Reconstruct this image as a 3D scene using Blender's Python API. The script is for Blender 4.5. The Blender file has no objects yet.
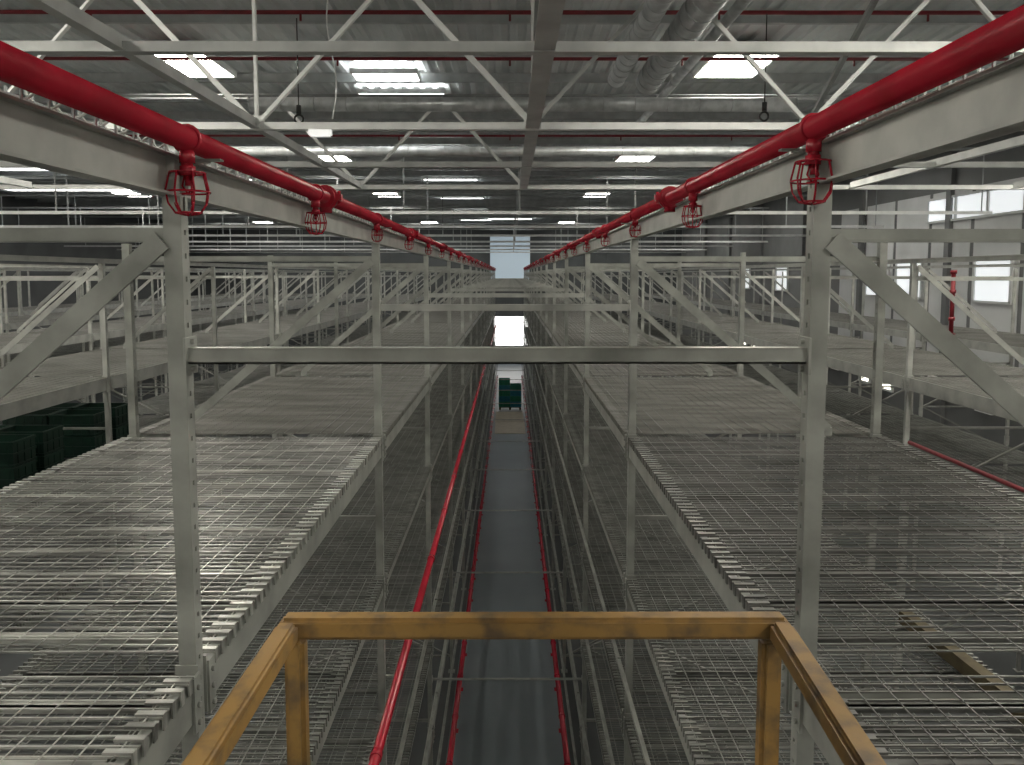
import bpy, bmesh, math, random
from mathutils import Vector, Matrix
random.seed(4)
H = 7.3
sc = bpy.context.scene
col = sc.collection
sc.view_settings.view_transform='Standard'

# ---------------------------------------------------------------- materials
def mat(name, c1, c2=None, rough=0.5, metal=0.0, scale=6.0, lo=0.4, hi=0.65, bump=0.0, emit=None, es=0.0, detail=6.0, stretch=None):
    m = bpy.data.materials.new(name); m.use_nodes = True
    nt = m.node_tree; b = nt.nodes['Principled BSDF']
    b.inputs['Roughness'].default_value = rough
    b.inputs['Metallic'].default_value = metal
    b.inputs['Base Color'].default_value = (*c1, 1)
    if c2 is not None:
        tc = nt.nodes.new('ShaderNodeTexCoord'); n = nt.nodes.new('ShaderNodeTexNoise')
        n.inputs['Scale'].default_value = scale; n.inputs['Detail'].default_value = detail
        r = nt.nodes.new('ShaderNodeValToRGB')
        r.color_ramp.elements[0].position = lo; r.color_ramp.elements[1].position = hi
        r.color_ramp.elements[0].color = (*c1, 1); r.color_ramp.elements[1].color = (*c2, 1)
        if stretch:
            mp = nt.nodes.new('ShaderNodeMapping'); mp.inputs['Scale'].default_value = stretch
            nt.links.new(tc.outputs['Object'], mp.inputs['Vector']); nt.links.new(mp.outputs['Vector'], n.inputs['Vector'])
        else:
            nt.links.new(tc.outputs['Object'], n.inputs['Vector'])
        nt.links.new(n.outputs['Fac'], r.inputs['Fac'])
        nt.links.new(r.outputs['Color'], b.inputs['Base Color'])
        if bump:
            bp = nt.nodes.new('ShaderNodeBump'); bp.inputs['Strength'].default_value = bump
            nt.links.new(n.outputs['Fac'], bp.inputs['Height']); nt.links.new(bp.outputs['Normal'], b.inputs['Normal'])
    if emit is not None:
        b.inputs['Emission Color'].default_value = (*emit, 1)
        b.inputs['Emission Strength'].default_value = es
    return m

M = {}
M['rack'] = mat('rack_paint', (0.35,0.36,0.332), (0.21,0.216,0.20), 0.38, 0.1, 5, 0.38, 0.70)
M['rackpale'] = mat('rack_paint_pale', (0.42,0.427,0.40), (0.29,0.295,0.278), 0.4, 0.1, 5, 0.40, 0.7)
M['rackdark'] = mat('rack_paint_shade', (0.27,0.275,0.256), (0.18,0.183,0.17), 0.45, 0.1, 5, 0.42, 0.7)  # rack paint darkened to carry the shade low in the racks
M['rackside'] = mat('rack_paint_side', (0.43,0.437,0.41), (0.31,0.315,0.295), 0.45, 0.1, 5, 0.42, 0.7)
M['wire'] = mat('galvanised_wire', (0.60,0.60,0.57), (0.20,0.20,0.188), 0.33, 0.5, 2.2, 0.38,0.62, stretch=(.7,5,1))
M['wiredark'] = mat('wire_dim_side', (0.23,0.23,0.218), (0.10,0.10,0.095), 0.4, 0.45, 2.2, 0.36,0.66, stretch=(.7,5,1))  # same wire as the left deck, darkened for weaker light on the right
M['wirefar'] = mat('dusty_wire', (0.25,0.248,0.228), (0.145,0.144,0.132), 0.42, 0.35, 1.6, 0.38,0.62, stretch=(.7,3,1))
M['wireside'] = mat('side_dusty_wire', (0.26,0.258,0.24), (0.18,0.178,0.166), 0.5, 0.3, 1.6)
M['wirelow'] = mat('low_wire_shade', (0.22,0.225,0.21), (0.14,0.144,0.135), 0.4, 0.4, 4)  # shade between the lower levels put into the wire colour
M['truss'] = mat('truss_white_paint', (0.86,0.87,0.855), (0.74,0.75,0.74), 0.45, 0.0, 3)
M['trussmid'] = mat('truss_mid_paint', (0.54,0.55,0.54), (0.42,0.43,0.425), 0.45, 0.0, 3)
M['trussfar'] = mat('truss_far_shade', (0.33,0.345,0.345), (0.25,0.262,0.262), 0.45, 0.1, 3)  # truss paint greyed to carry the shade of the far roof
M['red'] = mat('red_pipe_paint', (0.45,0.012,0.032), (0.33,0.010,0.024), 0.27, 0.0, 5)
M['redd'] = mat('dark_red_paint', (0.22,0.012,0.02), (0.16,0.01,0.016), 0.45, 0.0, 5)
M['yellow'] = mat('worn_ochre_paint', (0.33,0.192,0.056), (0.135,0.09,0.048), 0.5, 0.0, 17, 0.46, 0.70, 0.3)
M['floor'] = mat('floor_rack_shade', (0.055,0.06,0.062), (0.078,0.084,0.087), 0.5, 0.0, 0.8, 0.4, 0.7)  # floor colour darkened for the shade beneath the racks
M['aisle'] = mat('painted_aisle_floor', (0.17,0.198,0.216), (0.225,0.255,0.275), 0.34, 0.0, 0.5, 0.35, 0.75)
M['roof'] = mat('roof_sheet', (0.74,0.77,0.78), (0.58,0.61,0.62), 0.55, 0.0, 0.7)
M['purlin'] = mat('purlin_steel', (0.55,0.57,0.575), (0.44,0.46,0.47), 0.5, 0.0, 3)
M['duct'] = mat('galvanised_duct', (0.62,0.64,0.65), (0.44,0.46,0.47), 0.36, 0.45, 6, bump=.5)
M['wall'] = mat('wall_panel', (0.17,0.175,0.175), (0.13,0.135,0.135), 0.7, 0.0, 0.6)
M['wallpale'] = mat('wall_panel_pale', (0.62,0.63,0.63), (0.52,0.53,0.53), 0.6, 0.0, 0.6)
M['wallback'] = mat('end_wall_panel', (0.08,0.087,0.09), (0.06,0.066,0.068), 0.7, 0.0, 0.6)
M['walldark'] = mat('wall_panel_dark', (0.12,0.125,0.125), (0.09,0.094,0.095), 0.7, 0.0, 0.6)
M['lamp'] = mat('lamp_diffuser', (0.9,0.9,0.85), emit=(1.0,0.955,0.84), es=54.0)
M['lampfar'] = mat('dim_lamp_diffuser', (0.9,0.9,0.85), emit=(1.0,0.975,0.90), es=26.0)
M['sky'] = mat('skylight_sheet', (0.8,0.8,0.78), emit=(0.98,0.98,0.95), es=9.0)
M['pane'] = mat('window_daylight', (0.8,0.85,0.88), emit=(0.94,0.97,1.0), es=0.65)
M['paneblue'] = mat('blue_window_sheet', (0.5,0.6,0.68), emit=(0.55,0.66,0.74), es=0.30)
M['dock'] = mat('dock_daylight', (0.8,0.85,0.88), emit=(1.0,0.98,0.94), es=2.5)
M['glint'] = mat('low_window_daylight', (0.8,0.85,0.88), emit=(1.0,0.93,0.78), es=5.0)
M['green'] = mat('green_plastic', (0.015,0.22,0.13), (0.01,0.15,0.09), 0.45, 0.0, 5)
M['blue'] = mat('teal_plastic', (0.015,0.20,0.28), (0.01,0.14,0.21), 0.45, 0.0, 5)
M['dgreen'] = mat('dark_green_plastic', (0.005,0.030,0.018), (0.003,0.018,0.012), 0.5, 0.0, 5)
M['tanpatch'] = mat('floor_patch_tan', (0.58,0.52,0.42), (0.50,0.45,0.36), 0.6, 0.0, 3)
M['wood'] = mat('ochre_timber', (0.11,0.088,0.046), (0.08,0.064,0.036), 0.75, 0.0, 12)
M['black'] = mat('black_iron', (0.02,0.02,0.02), (0.035,0.035,0.035), 0.5, 0.4, 6)

# ---------------------------------------------------------------- mesh helpers
def box(bm, x0,x1,y0,y1,z0,z1):
    if x0>x1: x0,x1=x1,x0
    if y0>y1: y0,y1=y1,y0
    if z0>z1: z0,z1=z1,z0
    v=[bm.verts.new(p) for p in ((x0,y0,z0),(x1,y0,z0),(x1,y1,z0),(x0,y1,z0),(x0,y0,z1),(x1,y0,z1),(x1,y1,z1),(x0,y1,z1))]
    for f in ((3,2,1,0),(4,5,6,7),(0,1,5,4),(1,2,6,5),(2,3,7,6),(3,0,4,7)):
        bm.faces.new([v[i] for i in f])
def frame_of(p,q,up=Vector((0,0,1))):
    p=Vector(p);q=Vector(q); d=(q-p).normalized()
    if abs(d.dot(up))>0.98: up=Vector((0,1,0))
    s=d.cross(up).normalized(); u=s.cross(d).normalized()
    return p,q,d,s,u
def bar(bm,p,q,w,h,up=Vector((0,0,1))):
    p,q,d,s,u=frame_of(p,q,up)
    a=[];b=[]
    for i,j in ((-1,-1),(1,-1),(1,1),(-1,1)):
        o=s*(i*w/2)+u*(j*h/2)
        a.append(bm.verts.new(p+o)); b.append(bm.verts.new(q+o))
    bm.faces.new(a[::-1]); bm.faces.new(b)
    for i in range(4):
        j=(i+1)%4; bm.faces.new((a[i],a[j],b[j],b[i]))
def angle(bm,p,q,w,t=0.008,up=Vector((0,0,1))):
    p,q,d,s,u=frame_of(p,q,up)
    bar(bm,p-u*(w/2),q-u*(w/2),w,t,up)
    bar(bm,p-s*(w/2),q-s*(w/2),t,w,up)
def tube(bm,p,q,r,seg=12,caps=True,smooth=True):
    p,q,d,s,u=frame_of(p,q)
    a=[];b=[]
    for i in range(seg):
        t=2*math.pi*i/seg; o=s*math.cos(t)*r+u*math.sin(t)*r
        a.append(bm.verts.new(p+o)); b.append(bm.verts.new(q+o))
    for i in range(seg):
        j=(i+1)%seg; f=bm.faces.new((a[i],b[i],b[j],a[j])); f.smooth=smooth
    if caps:
        bm.faces.new(a); bm.faces.new(b[::-1])
def ring(bm,c,R,r,seg=20,ms=6,axis='z'):
    vs=[]
    for i in range(seg):
        t=2*math.pi*i/seg; row=[]
        for k in range(ms):
            a=2*math.pi*k/ms; rr=R+r*math.cos(a); h=r*math.sin(a)
            if axis=='z': p=(c[0]+rr*math.cos(t),c[1]+rr*math.sin(t),c[2]+h)
            elif axis=='y': p=(c[0]+rr*math.cos(t),c[1]+h,c[2]+rr*math.sin(t))
            else: p=(c[0]+h,c[1]+rr*math.cos(t),c[2]+rr*math.sin(t))
            row.append(bm.verts.new(p))
        vs.append(row)
    for i in range(seg):
        for k in range(ms):
            f=bm.faces.new((vs[i][k],vs[(i+1)%seg][k],vs[(i+1)%seg][(k+1)%ms],vs[i][(k+1)%ms])); f.smooth=True
def mesh(name, fn, m, fixn=True):
    bm=bmesh.new(); fn(bm)
    if fixn: bmesh.ops.recalc_face_normals(bm,faces=bm.faces[:])
    me=bpy.data.meshes.new(name); bm.to_mesh(me); bm.free(); me.materials.append(m); return me
def obj(name, me, parent=None, loc=(0,0,0), rot=None, label=None, cat=None, group=None, kind=None):
    o=bpy.data.objects.new(name, me); o.location=loc
    if rot: o.rotation_euler=rot
    if parent: o.parent=parent
    if label: o['label']=label
    if cat: o['category']=cat
    if group: o['group']=group
    if kind: o['kind']=kind
    col.objects.link(o); return o

# ---------------------------------------------------------------- rack
D0=-1.17; L=3.6; NB=15
DEPTH=2.0
LEV=[H-1.32, H-2.5, H-3.7, H-4.9, H-6.1]
HX,HY=.029,.027
cache={}
def rack_meshes(s, ptop, near):
    key=(s,ptop,near)
    if key in cache: return cache[key]
    R={}
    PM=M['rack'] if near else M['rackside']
    def post(bm):
        zt=ptop; 
        for y in (-1,1): box(bm,-HX,HX,y*HY,y*(HY-.005),0,zt)
        for x in (-1,1):
            for y in (-1,1): box(bm,x*HX,x*(HX-.005),y*(HY-.005),y*.007,0,zt)
            z=0.02
            while z<zt-.05:
                box(bm,x*HX,x*(HX-.005),-.007,.007,z,z+.058); z+=.075
        box(bm,-.06,.06,-.065,.065,0,.012)
        for lv in LEV:
            for y in (-1,1): box(bm,-.038,.038,y*(HY+.002),y*(HY+.01),lv-.18,lv+.02)
    R['post']=mesh('upright_post',post,PM)
    def fr(bm):
        w=.035
        zs=[0.3,1.3,2.3,3.3,4.3,5.3]
        for i,z in enumerate(zs):
            bar(bm,(s*.03,0,z),(s*(DEPTH-.03),0,z),w,w*.8)
            if i<len(zs)-1:
                a,b=(.03,DEPTH-.03) if i%2==0 else (DEPTH-.03,.03)
                bar(bm,(s*a,.0,z),(s*b,.0,zs[i+1]),w,w*.7)
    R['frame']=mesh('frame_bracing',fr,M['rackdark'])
    R['tie']=mesh('frame_top_tie',lambda bm:angle(bm,(s*.03,0,0),(s*(DEPTH-.03),0,0),.04),PM)
    def dg(bm):
        up=Vector((0,1,0)).cross(Vector((s,0,-.87))).normalized()
        bar(bm,(s*.03,-.036,H+.11),(s*1.6,-.036,H-1.25),.010,.066,up)
        bar(bm,(s*.05,-.010,H+.12),(s*1.6,-.010,H-1.223),.045,.010,up)
        box(bm,s*1.57,s*1.63,-.036,.02,H-1.31,H-1.24)
    R['diag']=mesh('diagonal_plate',dg,PM)
    def beam(bm,y0=.05,y1=L-.05,con=True,hh=.125):
        box(bm,-s*.035,s*.02,y0,y1,-hh,-.03)
        box(bm,-s*.035,s*-.005,y0,y1,-.03,-.006)
        if not con: return
        for y in (.035,L-.035-.05): 
            box(bm,-s*.046,-s*.036,y,y+.05,-.19,.0)
            for z in (-.04,-.1,-.16): tube(bm,(-s*.046,y+.025,z),(-s*.056,y+.025,z),.01,6)
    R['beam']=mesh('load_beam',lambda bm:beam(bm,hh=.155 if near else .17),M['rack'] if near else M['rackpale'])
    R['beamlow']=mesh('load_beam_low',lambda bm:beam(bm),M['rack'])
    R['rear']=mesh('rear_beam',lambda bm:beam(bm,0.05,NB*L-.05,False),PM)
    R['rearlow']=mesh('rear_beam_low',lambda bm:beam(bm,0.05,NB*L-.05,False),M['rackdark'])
    def deck(bm,y0,y1,tr=.1,lg=.1,r=.0028,tabs=True,sup=.45,lr=.85,tp=.05,tw=.016):
        x0,x1=-.045,DEPTH+.045
        y=y0+.012
        while y<y1:
            bar(bm,(s*x0,y,0.0),(s*x1,y,0.0),2*r,2*r); y+=tr
        x=0.0
        while x<=DEPTH+.001:
            bar(bm,(s*x,y0+.01,.004),(s*x,y1-.01,.004),2*lr*r,2*lr*r); x+=lg
        n=max(2,int(round((y1-y0)/sup)))
        for i in range(n):
            yy=y0+(i+.5)*(y1-y0)/n
            box(bm,s*.02,s*(DEPTH-.02),yy-.014,yy+.014,-.010,-.004)
            box(bm,s*.02,s*(DEPTH-.02),yy-.014,yy-.010,-.03,-.004)
        if tabs:
            y=y0+.012
            while y<y1-tw*.8:
                for xa,xb,xc in ((-.045,.038,-.045),(DEPTH-.038,DEPTH+.045,DEPTH+.045)):
                    box(bm,s*xa,s*xb,y,y+tw,.003,.011)
                    box(bm,s*(xc-.003),s*(xc+.003),y,y+tw,-.04,.011)
                y+=tp
    w=(L-.14)/3
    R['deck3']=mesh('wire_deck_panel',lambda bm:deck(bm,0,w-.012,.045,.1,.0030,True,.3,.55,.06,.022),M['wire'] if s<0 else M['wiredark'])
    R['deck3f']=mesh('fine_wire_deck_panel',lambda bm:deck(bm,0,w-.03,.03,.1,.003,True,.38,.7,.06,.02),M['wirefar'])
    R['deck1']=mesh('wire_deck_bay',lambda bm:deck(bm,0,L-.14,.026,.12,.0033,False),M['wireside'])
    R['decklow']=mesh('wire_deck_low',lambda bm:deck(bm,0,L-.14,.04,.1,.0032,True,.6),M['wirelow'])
    cache[key]=R; return R

def build_rack(x, s, label, near, levs, hz=.25, nb=NB, d0=D0):
    ptop=H+hz
    R=rack_meshes(s,ptop,near)
    root=obj('pallet_rack',None,None,(x,d0,0),label=label,cat='storage rack')
    root['group']='pallet racks along the aisles'
    for k in range(nb+1):
        y=k*L
        f=obj('upright_frame',R['frame'],root,(0,y,0))
        obj('post',R['post'],f,(0,0,0)); obj('post',R['post'],f,(s*DEPTH,0,0))
        obj('diagonal_brace',R['diag'],f,(0,0,0))
        obj('frame_tie',R['tie'],f,(0,0,H+.13 if near else H-.05)); obj('frame_tie',R['tie'],f,(0,0.02,H-1.46))
    for li in range(levs):
        for k in range(nb):
            obj('load_beam',R['beam'] if li==0 else R['beamlow'],root,(0,k*L,LEV[li]))
            if li==0 and near:
                w=(L-.14)/3
                for j in range(3):
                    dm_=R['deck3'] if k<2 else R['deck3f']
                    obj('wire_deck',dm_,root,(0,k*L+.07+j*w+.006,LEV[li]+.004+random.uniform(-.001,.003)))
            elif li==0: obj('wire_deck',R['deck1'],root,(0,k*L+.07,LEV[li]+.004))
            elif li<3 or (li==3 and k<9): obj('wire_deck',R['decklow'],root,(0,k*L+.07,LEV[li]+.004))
        o=obj('rear_beam',R['rear'] if li==0 else R['rearlow'],root,(s*DEPTH,0,LEV[li])); o.scale=(-1,1,1)
    Lt=nb*L
    def head(bm,hh=.13):
        box(bm,0,s*.006,-.6,Lt+.1,hz+H,hz+H+hh)
        box(bm,-s*.03,s*.03,-.6,Lt+.1,hz+H,hz+H+.008)
        box(bm,-s*.02,s*.03,-.6,Lt+.1,hz+H+hh-.008,hz+H+hh)
        if hh>.1:
            for k in range(nb+1):
                for q in (-.05,.05): box(bm,-s*.025,s*.0,k*L+q-.004,k*L+q+.004,hz+H+.008,hz+H+.122)
    obj('header_beam',mesh('header_beam',head if near else (lambda bm:head(bm,.06)),M['rackpale'] if near else M['rackside']),root,(0,0,0))
    return root
XL,XR=-1.08,1.0
build_rack(XL,-1,'grey painted steel rack with empty wire mesh decks beside aisle',True,5,hz=.25)
build_rack(XR,1,'grey steel rack with bare wire mesh decks along aisle',True,5,hz=.29)
build_rack(-5.25,-1,'grey steel rack holding dark green plastic crates',False,3,hz=.15)
build_rack(5.2,1,'grey steel rack with wire decks near the windows',False,2,hz=.15)
build_rack(-9.5,-1,'grey steel rack with empty wire decks',False,2,hz=.15)
build_rack(-13.8,-1,'grey steel rack with empty wire decks',False,2,hz=.15)
build_rack(-18.1,-1,'grey steel rack with empty wire decks',False,2,hz=.15)
build_rack(9.4,1,'grey steel rack with empty wire decks',False,1,hz=.15)

# cross ties over the aisle
def tie(bm):
    a=XL+HX;b=XR-HX
    box(bm,a,b,-.026,.026,-.026,-.020); box(bm,a,b,-.026,-.020,-.026,.021); box(bm,a,b,-.026,.026,.020,.026)
    for x,d in ((a,1),(b,-1)):
        box(bm,x,x+d*.008,-.045,.045,-.06,.06); 
        for z in (-.045,.045): tube(bm,(x,0,z),(x+d*.02,0,z),.009,6)
tm=mesh('tie_beam',tie,M['rack']); tmp=mesh('tie_beam_pale',tie,M['rackpale'])
def tie2(bm):
    a=XL+HX+.003;b=XR-HX-.003
    tube(bm,(a,0,0),(b,0,0),.016,8)
    for x,d in ((a,1),(b,-1)): box(bm,x,x+d*.006,-.03,.03,-.04,.04)
tm2=mesh('tie_rod',tie2,M['rackpale'])
for k in range(1,NB+1):
    obj('tie_beam',tm if k<2 else tmp,None,(0,D0+k*L,H-.262),label='grey steel tie beam bolted between facing rack posts',cat='beam',group='tie beams spanning the aisle')
    obj('tie_rod',tm2,None,(0,D0+k*L,H-5.42),label='thin grey steel rod between lower rack posts',cat='rod',group='thin tie rods low in the aisle')
def thin(bm):
    angle(bm,(0,-3,.0),(0,52,.0),.035,.006)
    for k in range(NB+1): box(bm,-.02,.02,D0+k*L-.01,D0+k*L+.01,-.06,.0)
thm=mesh('edge_rail',thin,M['rack'])

# ---------------------------------------------------------------- sprinkler pipes
def guard(bm):
    R=.062
    ring(bm,(0,0,-.02),R*.85,.0034); ring(bm,(0,0,-.08),R*1.05,.0034); ring(bm,(0,0,-.145),R*.62,.0034)
    ring(bm,(0,0,-.015),R*.4,.003,14)
    for i in range(7):
        t=2*math.pi*i/7; c,s_=math.cos(t),math.sin(t)
        pts=[(c*R*.4,s_*R*.4,-.015),(c*R*.85,s_*R*.85,-.02),(c*R*1.05,s_*R*1.05,-.075),(c*R*.95,s_*R*.95,-.115),(c*R*.62,s_*R*.62,-.145),(0,0,-.153)]
        for a,b in zip(pts,pts[1:]): tube(bm,a,b,.0034,6)
gm=mesh('guard_cage',guard,M['red'])
def head_(bm):
    tube(bm,(0,0,.05),(0,0,-.02),.018,12); tube(bm,(0,0,.0),(0,0,-.03),.026,6)
    tube(bm,(0,0,-.03),(0,0,-.06),.009,8)
    for x in (-1,1): 
        tube(bm,(x*.01,0,-.03),(x*.018,0,-.06),.003,6); tube(bm,(x*.018,0,-.06),(0,0,-.085),.003,6)
    tube(bm,(0,0,-.083),(0,0,-.089),.02,14)
hm_=mesh('sprinkler_head',head_,M['red'])
def coupling(bm):
    tube(bm,(0,-.045,0),(0,.045,0),.058,18); tube(bm,(0,-.015,0),(0,.015,0),.068,18)
    for s in (-1,1):
        box(bm,s*.05,s*.09,-.022,.022,-.018,.018)
        tube(bm,(s*.074,0,-.035),(s*.074,0,.035),.009,6)
    tube(bm,(0,0,0),(0,0,-.085),.034,12)
cm=mesh('coupling',coupling,M['red'])
def saddle(bm):
    ring(bm,(0,0,0),.042,.006,18,6,'y'); tube(bm,(0,0,-.035),(0,0,-.075),.024,12)
sm=mesh('saddle_tee',saddle,M['red'])
def spr_pipe(x,z,couple0,s):
    root=obj('sprinkler_pipe',mesh('sprinkler_pipe',lambda bm:tube(bm,(0,-4,0),(0,52,0),.037,24),M['red']),None,(x,0,z),label='glossy red sprinkler pipe with caged heads over rack',cat='pipe',group='red sprinkler pipes above the racks')
    y=2.38; k=0
    while y<51:
        obj('saddle_tee',sm,root,(0,y,0))
        h=obj('sprinkler_head',hm_,root,(0,y,-.085 if k<2 else -.065)); obj('guard_cage',gm,h,(0,0,-.0))
        if k>0: h.scale=(.85,.85,.85)
        if k>1: h.scale=(.7,.7,.7)
        y+=1.55 if k==0 else 1.8
        k+=1
    y=couple0
    while y<50:
        o=obj('coupling',cm,root,(0,y,0)); 
        if y>6: o.scale=(.8,.8,.8)
        y+=3.6
    def br(bm):
        box(bm,0,s*(abs((XL if s<0 else XR)-x)+.03),-.02,.02,-.048,-.040)
        box(bm,-.045,.045,-.015,.015,-.043,-.037)
    bm_=mesh('pipe_bracket',br,M['rack'])
    for k in range(1,NB+1): obj('pipe_bracket',bm_,root,(0,D0+k*L+.12,0))
    return root
spr_pipe(-1.015,H+.425,4.15,-1)
spr_pipe(.955,H+.46,4.5,1)

# wire cable trays above the header beams
def tray(bm):
    for x in (-.05,.05):
        for z in (0,.045): bar(bm,(x,-1.5,z),(x,52,z),.005,.005)
    bar(bm,(0,-1.5,0),(0,52,0),.005,.005)
    y=-1.5
    while y<52:
        bar(bm,(-.05,y,0),(.05,y,0),.005,.005)
        for x in (-.05,.05): bar(bm,(x,y,0),(x,y,.06),.005,.005)
        y+=.1 if y<20 else .3
trm=mesh('cable_tray',tray,M['duct'])
def cab(bm):
    rnd=random.Random(3)
    for xo in (-.02,.015):
        pts=[(xo+rnd.uniform(-.012,.012),yy*1.0,.012+rnd.uniform(0,.006)) for yy in range(-1,52)]
        for a,b in zip(pts,pts[1:]): tube(bm,a,b,.007,6)
cbm=mesh('cable',cab,M['truss'])
def coil(bm):
    n=11; pts=[]
    tot=150
    for i in range(tot*n):
        t=2*math.pi*i/n; rr=.040+.008*math.sin(i*.037)
        pts.append((math.cos(t)*rr,.8+i/n*.11,.062+math.sin(t)*rr*1.2))
    for a,b in zip(pts,pts[1:]): tube(bm,a,b,.0038,4,False)
com=mesh('coiled_wire',coil,M['truss'])
for x,z in ((-1.14,H+.385),(1.065,H+.425)):
    t=obj('cable_tray',trm,None,(x,0,z),label='galvanised wire cable tray resting on rack header beam',cat='cable tray',group='wire cable trays')
    obj('cable',cbm,t,(0,0,0)); obj('coiled_wire',com,t,(0,0,0))

# lower in-rack red pipe, floor level pipes
def lowpipe(bm):
    tube(bm,(0,-1,0),(0,50,0),.036,14)
    y=1.3
    while y<50:
        tube(bm,(0,y,0),(0,y+.07,0),.044,12); y+=1.8
lp=obj('sprinkler_pipe',mesh('in_rack_pipe',lowpipe,M['red']),None,(-.93,0,H-3.33),label='slim bright red sprinkler pipe along lower rack level',cat='pipe')
def clips(bm):
    for k in range(0,14): box(bm,-.13,0,k*L+D0+.0,k*L+D0+.03,-.044,-.036)
obj('pipe_clip',mesh('pipe_clip',clips,M['rack']),lp,(0,0,0))
def rail(bm):
    tube(bm,(0,-3,.24),(0,52,.24),.045,12)
    y=-3
    while y<52:
        box(bm,-.015,.015,y,y+.04,0,.21); box(bm,-.05,.05,y-.03,y+.07,0,.01); tube(bm,(0,y,.24),(0,y+.06,.24),.054,12); y+=1.2
rm=mesh('guide_rail',rail,M['red'])
for x in (-.88,.83): obj('guide_rail',rm,None,(x,0,.004),label='red painted round steel guide rail along aisle floor',cat='rail',group='red floor guide rails')
for x,z,d in ((-.99,H-6.7,-1),(-.99,H-4.3,-1),(-.99,H-5.6,-1),(.91,H-6.7,1),(.91,H-4.3,1),(.91,H-5.6,1),(.91,H-3.2,1)):
    obj('side_rail',thm,None,(x,0,z),label='thin grey steel rail running along the rack face',cat='rail',group='thin rails on the rack faces')
def rp(bm):
    tube(bm,(0,-2,0),(0,9.4,0),.024,12)
    for k in range(3): tube(bm,(0,k*3.,0),(0,k*3.+.07,0),.034,12)
    for y in (-1.17,2.43,6.03): box(bm,0,.05,y-.01,y+.01,-.006,.006)
obj('sprinkler_pipe',mesh('rack_pipe',rp,M['redd']),None,(5.12,0,H-2.14),label='dull red sprinkler pipe running under rack deck',cat='pipe')
def sp(bm):
    tube(bm,(0,0,0),(0,0,1.4),.045,14); tube(bm,(0,0,0),(0,0,.02),.09,14)
    for z in (.3,.9,1.33): tube(bm,(0,0,z),(0,0,z+.08),.065,14)
obj('standpipe',mesh('standpipe',sp,M['redd']),None,(9.75,16.4,LEV[0]+.015),label='short dark red fire riser standing on rack deck',cat='pipe')

# ---------------------------------------------------------------- lift platform with yellow guard rail
lift=obj('lift_platform',None,None,(.05,.9,0),label='order picker platform with worn ochre guard rail',cat='lift platform')
def lp_(x,y,z): return (x-.05,y-.9,z)
zr=H-.728; t=.046
A=lp_(-.455,1.5,zr);B=lp_(.555,1.5,zr);C=lp_(-.465,.1,zr);Dd=lp_(.47,.1,zr)
def bev(bm): bmesh.ops.bevel(bm,geom=[e for e in bm.edges],offset=.009,segments=3,affect='EDGES')
def part(name,fn):
    def g(bm): fn(bm); bev(bm)
    obj(name,mesh(name,g,M['yellow']),lift,(0,0,0))
part('top_rail',lambda bm:bar(bm,(A[0]-.02,A[1],zr),(B[0]+.02,B[1],zr),t,t))
part('side_rail',lambda bm:bar(bm,(A[0],A[1]-.025,zr),C,t,t))
part('side_rail',lambda bm:bar(bm,(B[0],B[1]-.025,zr),Dd,t,t))
for a,b in ((A,.008),(B,-.012)):
    part('rail_post',lambda bm:bar(bm,(a[0]+b,a[1]-.0,zr-.025),(a[0]+b,a[1]-.0,H-1.72),t*.9,t*.9))
for a in (C,Dd):
    part('rail_post',lambda bm:bar(bm,(a[0],a[1]+.03,zr-.025),(a[0],a[1]+.03,H-1.72),t,t))
part('mid_rail',lambda bm:bar(bm,(A[0]+.03,A[1]-.0,zr-.5),(B[0]-.03,B[1]-.0,zr-.5),t*.8,t*.8))
def plat(bm): box(bm,-.56,.58,-1.0,.66,H-1.78,H-1.72)
obj('platform',mesh('platform',plat,M['black']),lift)
def mast(bm):
    for x in (-.3,.3): box(bm,x-.05,x+.05,-.95,-.82,.0,H-1.78)
    box(bm,-.5,.5,-1.3,.3,.05,.45)
    for z in (1.5,3,4.5): box(bm,-.3,.3,-.9,-.86,z,z+.1)
obj('mast',mesh('mast',mast,M['black']),lift)

# ---------------------------------------------------------------- roof trusses
ZB=H+1.72; ZT=H+3.45; P=3.2; X0=.26
xs=[X0+P*i for i in range(-8,5)]
xa,xb=xs[0]-P*.4,xs[-1]+.3
dz=ZT-ZB
def tset(m,w=.055):
    return dict(
    cB=mesh('bottom_chord',lambda bm:(box(bm,xa,xb,-.045,.045,-.045,-.035),box(bm,xa,xb,-.006,.006,-.035,.045)),m),
    cT=mesh('top_chord',lambda bm:(box(bm,xa,xb,-.05,.05,.03,.04),box(bm,xa,xb,-.006,.006,-.04,.03)),m),
    w1=mesh('web_member',lambda bm:(angle(bm,(0,0,.02),(P/2,0,dz-.02),w),box(bm,-.08,.1,-.012,.012,-.03,.12)),m),
    w2=mesh('web_member_mirrored',lambda bm:(angle(bm,(0,0,.02),(-P/2,0,dz-.02),w),box(bm,-.1,.08,-.012,.012,-.03,.12)),m),
    wv=mesh('web_vertical',lambda bm:angle(bm,(0,.03,.02),(0,.03,dz),.035),m))
TW=tset(M['truss'],.06); TF=tset(M['trussfar'],.045); TM=tset(M['trussmid'],.045)
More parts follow.
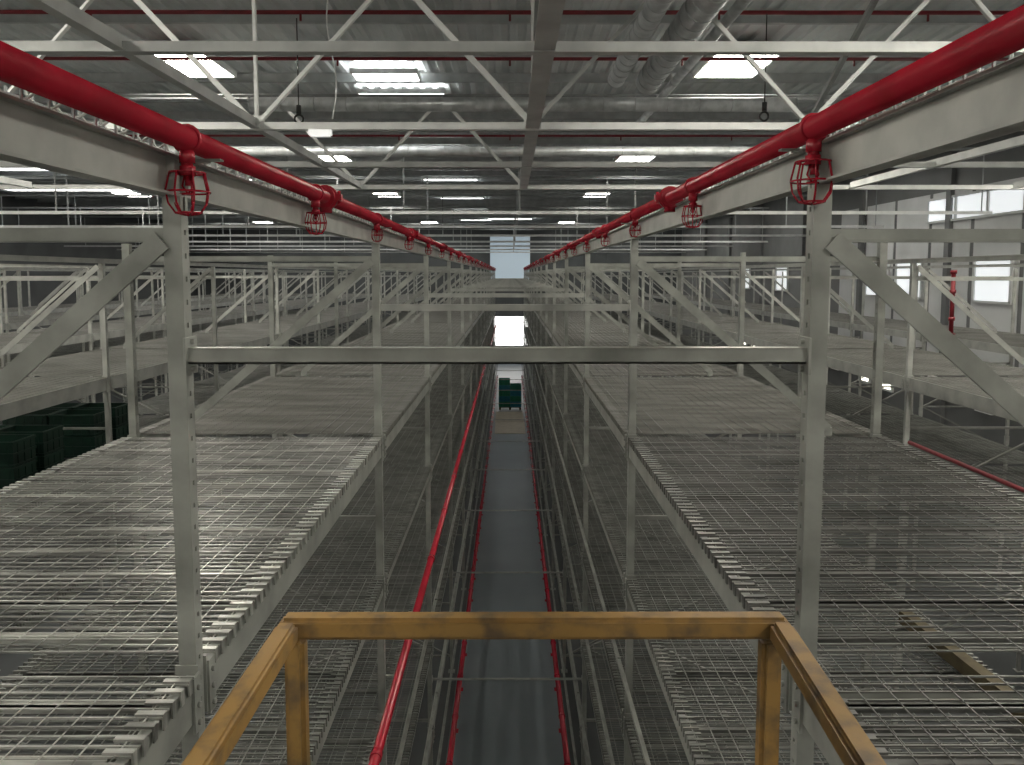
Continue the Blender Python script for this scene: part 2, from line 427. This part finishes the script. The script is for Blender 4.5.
for k in range(10):
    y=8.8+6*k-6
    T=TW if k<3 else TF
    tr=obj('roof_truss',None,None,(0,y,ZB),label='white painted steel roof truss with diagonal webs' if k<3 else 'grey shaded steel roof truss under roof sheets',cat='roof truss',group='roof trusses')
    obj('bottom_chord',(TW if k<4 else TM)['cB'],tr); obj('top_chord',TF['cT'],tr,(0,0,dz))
    for x in xs:
        if k==2 and abs(x)>3.2: continue
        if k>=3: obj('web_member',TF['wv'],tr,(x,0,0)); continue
        a,b=T,T
        if k==1:
            if x>-.5: a=TM
            if x>1: b=TM
        if not(k==2 and x>0): obj('web_member',a['w1'],tr,(x,0,0))
        obj('web_member',b['w2'],tr,(x,0,0))
        if k==1 and x<1: obj('web_member',a['wv'],tr,(x,0,0))
for k in range(2):
    obj('roof_tie_beam',TM['cB'],None,(0,5.8+6*k,ZB),label='pale grey steel tie beam level with truss chords',cat='beam',group='roof tie beams')
def lc(bm,w): box(bm,-w,w,-3,14.75,-.035,-.025); box(bm,-.006,.006,-3,14.75,-.025,.09)
cl=mesh('long_chord',lambda bm:lc(bm,.045),M['trussmid'])
cl2=mesh('long_chord_wide',lambda bm:lc(bm,.08),M['trussmid'])
wl2=mesh('long_web_down',lambda bm:angle(bm,(0,0,dz-.03),(0,3.0,.03),.045),M['trussfar'])
for i,x in enumerate(xs):
    g=obj('roof_girder',None,None,(x,0,ZB),label='pale grey steel chord girder running along the roof',cat='roof girder',group='lengthwise roof girders')
    obj('bottom_chord',cl2 if abs(x-X0)<.1 else cl,g)
    if 0<x<4:
        obj('web_member',wl2,g,(0,5.8,0))

# ---------------------------------------------------------------- ducts and services under the roof
def sduct(bm,p,q,r,step=.35):
    tube(bm,p,q,r,24)
    p=Vector(p);q=Vector(q);n=int((q-p).length/step); d=(q-p)/n
    for i in range(n+1):
        a=p+d*i; b=a+d.normalized()*.02
        tube(bm,a,b,r*1.04,24)
def duct(p,q,r,label,step=.5):
    obj('ventilation_duct',mesh('duct',lambda bm:sduct(bm,(0,0,0),Vector(q)-Vector(p),r,step),M['duct']),None,p,label=label,cat='duct')
duct((-4.2,12.3,H+2.75),(4.6,12.3,H+2.75),.11,'slim round galvanised duct crossing beneath the roof')
duct((-12,17.2,H+2.8),(9,17.2,H+2.8),.11,'round silver duct crossing beneath the roof',.8)
duct((2.15,4,H+3.0),(2.15,11.9,H+3.0),.19,'thick silver spiral duct running along the hall',.3)
duct((1.66,4,H+3.05),(1.66,11.9,H+3.05),.135,'narrow silver spiral duct running along the hall',.3)
duct((2.65,4,H+3.1),(2.65,15.9,H+3.1),.07,'thin silver pipe running along the hall',.9)
rsp=mesh('rsp',lambda bm:(tube(bm,(-22,0,0),(12,0,0),.03,10),[tube(bm,(x*3.0,0,0),(x*3.0,0,-.12),.018,8) for x in range(-6,4)]),M['redd'])
for y in (11.0,13.3,20.5): 
    obj('roof_sprinkler_pipe',rsp,None,(0,y,H+3.75),label='thin dark red sprinkler branch under roof sheets',cat='pipe',group='roof sprinkler branches')
def hook(bm):
    tube(bm,(0,0,.0),(0,0,1.2),.008,6); tube(bm,(0,0,0),(0,0,-.12),.035,10)
    ring(bm,(0,0,-.19),.06,.015,16,6,'y')
hkm=mesh('hook',hook,M['black'])
for x,y in ((3.55,10.6),(-3.0,10.8)):
    obj('hanging_hook',hkm,None,(x,y,H+2.4),label='small black iron hook hanging from roof girder',cat='hook',group='black hanging hooks')
def bl(bm): box(bm,-.13,.13,-.04,.04,-.03,.03); box(bm,-.11,.11,-.03,.03,-.045,-.03); 
obj('emergency_lamp',mesh('emlamp',bl,mat('em_lamp',(.9,.9,.9),emit=(1,1,.95),es=.6)),None,(-2.2,8.8,ZB-.0755),label='small white emergency lamp beneath truss chord',cat='lamp')
def loop(bm):
    pts=[(0.05*math.sin(i*.5),0,2.4-i*.12) for i in range(20)]
    for a,b in zip(pts,pts[1:]): tube(bm,a,b,.008,6)
obj('hanging_cable',mesh('hangcable',loop,M['truss']),None,(-2.1,9.0,ZB),label='thin pale cable dangling from roof truss',cat='cable')

# ---------------------------------------------------------------- room shell
YF,YB=-9.0,62.0; WXL,WXR=-27.0,14.2; ZC=H+4.35
def setting(name,fn,m,loc=(0,0,0)):
    return obj(name,mesh(name,fn,m),None,loc,kind='structure')
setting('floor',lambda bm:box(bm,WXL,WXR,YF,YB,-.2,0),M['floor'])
setting('trim_100',lambda bm:box(bm,-.97,.91,YF,YB-.1,0.0005,.004),M['aisle'])  # lighter strip, apart from the floor coloured dark for rack shade
def ceil(bm):
    x=WXL; p=.3
    while x<WXR:
        pr=[(x,0),(x+.1,0),(x+.14,.05),(x+.26,.05),(x+.3,0)]
        for (a,za),(b,zb) in zip(pr,pr[1:]):
            v=[bm.verts.new(q) for q in ((a,YF,ZC+za),(a,YB,ZC+za),(b,YB,ZC+zb),(b,YF,ZC+zb))]
            bm.faces.new(v)
        x+=p
obj('ceiling',mesh('ceiling',ceil,M['roof'],False),None,kind='structure')
def purl(bm): 
    box(bm,WXL,WXR,-.04,.04,-.2,-.19); box(bm,WXL,WXR,-.005,.005,-.2,0); box(bm,WXL,WXR,-.04,.04,-.01,0)
pm=mesh('trim_purlin',purl,M['purlin'])
y=YF+.8;i=1
while y<YB:
    obj('trim_%d'%i,pm,None,(0,y,ZC),kind='structure'); y+=1.9; i+=1
setting('wall_back',lambda bm:(box(bm,WXL,WXR,YB,YB+.2,0,ZC+.1),[box(bm,x,x+.12,YB-.05,YB,0,ZC) for x in range(-26,14,2)]),M['wallback'])
setting('wall_front',lambda bm:box(bm,WXL,WXR,YF-.2,YF,0,ZC+.1),M['wallpale'])
setting('wall_left',lambda bm:box(bm,WXL-.2,WXL,YF,YB,0,ZC+.1),M['walldark'])
setting('wall_right',lambda bm:(box(bm,WXR,WXR+.2,YF,YB,0,ZC+.1),[box(bm,WXR-.15,WXR,y,y+.25,0,ZC) for y in range(0,60,6)]),M['wall'])
setting('trim_101',lambda bm:[box(bm,WXR-.02,WXR-.001,16.2+2.3*i,16.2+2.3*i+2.1,H-2.6,H+2.7) for i in range(7)],M['wallpale'])
wn=[1]
def window(x0,x1,y0,y1,z0,z1,m,nx,nz,axis,name='window',fm_='truss'):
    def fr(bm):
        a0,a1=(x0,x1) if axis=='y' else (y0,y1)
        def bx(u0,u1,w0,w1,t=.08):
            if axis=='y': box(bm,u0,u1,y0-t,y0,w0,w1)
            else: box(bm,x0-t,x0,u0,u1,w0,w1)
        for k in range(nx+1):
            u=a0+(a1-a0)*k/nx; bx(u-.05,u+.05,z0,z1)
        for k in range(nz+1):
            w=z0+(z1-z0)*k/nz; bx(a0-.04,a1+.04,w-.04,w+.04)
    def pn(bm):
        if axis=='y': box(bm,x0,x1,y0-.03,y0-.01,z0,z1)
        else: box(bm,x0-.03,x0-.01,y0,y1,z0,z1)
    n='%s_%d'%(name,wn[0]); wn[0]+=1
    o=setting(n,fr,M[fm_]); obj('pane',mesh('pane',pn,m),o)
window(-1.7,1.7,YB-.05,0,H-.8,H+3.2,M['paneblue'],1,1,'y','window','wallback')
window(-1.4,1.5,YB-.05,0,H-5.9,H-3.4,M['dock'],1,1,'y','window','walldark')
for y,wd,z0,z1 in ((18.7,1.7,-.8,.5),(21.0,1.7,-.8,.5),(25.6,1.7,-.8,.5),(27.9,1.7,-.8,.5),(34.5,1.2,-.8,.4),(38,1.6,-.8,.4),(44,1.2,-.8,.4)):
    window(WXR-.03,0,y,y+wd,H+z0,H+z1,M['pane'],1,1,'x','window','wallpale')
window(WXR-.03,0,19,25.4,H+1.75,H+2.5,M['pane'],4,1,'x','window','wallpale')
rw=random.Random(11); y=12.3
for k in range(12):
    wd=rw.uniform(.6,1.7); z0=rw.uniform(-4.3,-4.0)
    window(WXR-.03,0,y,y+wd,H+z0,H+z0+rw.uniform(.35,.75),M['glint'],1,1,'x')
    y+=wd+rw.uniform(.8,3.4)

# ceiling lights and skylights
def lframe(w,l):
    def f(bm):
        for x in (-1,1): box(bm,x*w/2,x*(w/2+.05),-l/2-.05,l/2+.05,-.06,.06)
        for y in (-1,1): box(bm,-w/2,w/2,y*l/2,y*(l/2+.05),-.06,.06)
        box(bm,-w/2,w/2,-l/2,l/2,.03,.06)
        for x in (-.4,.4):
            tube(bm,(x*w,0,.06),(x*w,0,.25),.01,6)
    return f
fm=mesh('lamp_housing',lframe(1.15,1.6),M['truss'])
dfn=lambda bm:box(bm,-.57,.57,-.79,.79,-.065,-.03)
dm=mesh('lamp_diffuser',dfn,M['lamp']); dmf=mesh('lamp_diffuser_dim',dfn,M['lampfar'])
for x in (-19,-12.6,-6.2,4.35,10.6):
    for y in (-4,5.0,14.75,26.5,38,49,58):  # rows over and behind the camera are unseen, added for illumination
        o=obj('ceiling_lamp',fm,None,(x,y,ZC-.27),label='bright rectangular ceiling light panel under roof',cat='lamp',group='ceiling light panels')
        obj('diffuser',dm if y<20 else dmf,o)
sf=mesh('skylight_frame',lambda bm:[box(bm,-1.2,1.2,-.35,-.3,-.05,.05),box(bm,-1.2,1.2,.3,.35,-.05,.05),box(bm,-1.2,-1.15,-.35,.35,-.05,.05),box(bm,1.15,1.2,-.35,.35,-.05,.05)],M['truss'])
sp_=mesh('skylight_sheet',lambda bm:box(bm,-1.15,1.15,-.3,.3,-.02,0),M['sky'])
for x,y,sx,sy in [(-2.6,16.05,.58,1.0),(-2.5,17.6,.85,.5)]+[(-2.6,25+8*k,1,.8) for k in range(0,5)]+[(-18,29.8,1.9,1.2),(-21.6,37.0,2.6,1.2),(-17.2,26.0,.8,1),(-13,33,1.5,1),(-14,42,1.5,1),(0,56,1.4,1.2)]:
    o=obj('window_%d'%wn[0],sf,None,(x,y,ZC-.16),kind='structure'); wn[0]+=1
    o.scale=(sx,sy,1)
    obj('skylight_pane',sp_,o)

# ---------------------------------------------------------------- goods
def crate(bm):
    a,b,h=.30,.20,.29
    box(bm,-a,a,-b,b,0,.012)
    for x in (-1,1): box(bm,x*(a-.012),x*a,-b,b,.012,h)
    for y in (-1,1): box(bm,-a+.012,a-.012,y*(b-.012),y*b,.012,h)
    for z in (.0,.13,h-.03):
        for x in (-1,1): box(bm,x*a,x*(a+.01),-b-.01,b+.01,z,z+.025)
        for y in (-1,1): box(bm,-a,a,y*b,y*(b+.01),z,z+.025)
    for i in range(-2,3):
        for y in (-1,1): box(bm,i*.12-.006,i*.12+.006,y*b,y*(b+.008),.025,h-.03)
    for i in range(-1,2):
        for x in (-1,1): box(bm,x*a,x*(a+.008),i*.12-.006,i*.12+.006,.025,h-.03)
cg=mesh('plastic_crate',crate,M['green']); cd=mesh('plastic_crate_dark',crate,M['dgreen']); cb=mesh('plastic_crate_blue',crate,M['blue'])
def pallet(bm):
    for i in range(7): box(bm,-.6,.6,-.5+i*.15,-.5+i*.15+.1,.11,.132)
    for x in (-.55,0,.55):
        box(bm,x-.05,x+.05,-.5,.5,.088,.11); box(bm,x-.05,x+.05,-.5,.5,0,.02)
        for y in (-.45,0,.45): box(bm,x-.05,x+.05,y-.05,y+.05,.02,.088)
pl=mesh('wooden_pallet',pallet,M['wood'])
obj('wooden_pallet',pl,None,(0,40.5,.005),label='wooden pallet carrying green crates on aisle floor',cat='pallet')
for i in range(2):
    for j in range(2):
        for k in range((5,4)[i]):
            blue=(k+i)%2==1
            obj('plastic_crate',cb if blue else cg,None,(-.31+.62*i,40.28+.43*j,.14+.3*k),label='%s plastic crate stacked on wooden pallet'%('teal blue' if blue else 'bright green'),cat='crate',group='crates stacked in the aisle')
for j,(y,x) in enumerate(((35.2,.0),(38.0,-.03))):  # added sheets standing in for a bright tan patch of floor
    obj('bright_floor_patch',mesh('floor_patch_tan',lambda bm:(box(bm,-.72,.72,-1.35,1.35,0,.018),box(bm,-.70,.70,-1.33,1.33,.018,.02)),M['tanpatch']),None,(x,y,.005),label='pale beige sheet added for the bright patch of aisle floor',cat='floor patch',group='bright floor patches')
for y in (7.2,8.55,9.1,10.2,10.75):
    for k in range(2):
        for i in range(2):
            obj('plastic_crate',cd,None,(-5.95-.64*i,y,LEV[1]+.02+.3*k),label='dark green plastic crate stacked on rack deck',cat='crate',group='dark green crates on the rack')
def plank(bm): box(bm,-.04,.04,-.8,.8,0,.09); box(bm,-.03,.03,-.81,.81,.01,.08)
obj('wooden_plank',mesh('plank',plank,M['wood']),None,(2.86,4.35,LEV[1]+.02),rot=(0,0,.05),label='dull ochre timber beam lying on lower wire deck',cat='beam')

# ---------------------------------------------------------------- world / camera
w=bpy.data.worlds.new('World'); sc.world=w; w.use_nodes=True
w.node_tree.nodes['Background'].inputs[0].default_value=(.5,.55,.6,1); w.node_tree.nodes['Background'].inputs[1].default_value=.3
cam=bpy.data.cameras.new('Camera'); co=bpy.data.objects.new('Camera',cam); col.objects.link(co)
cam.sensor_width=36; cam.lens=745/1024*36; cam.clip_start=.05; cam.clip_end=300
pt=4.5
cam.shift_y=-(107.5-745*math.tan(math.radians(pt)))/1024
co.location=(0,0,H); co.rotation_euler=(math.radians(90-pt),0,math.radians(-.15))
sc.camera=co
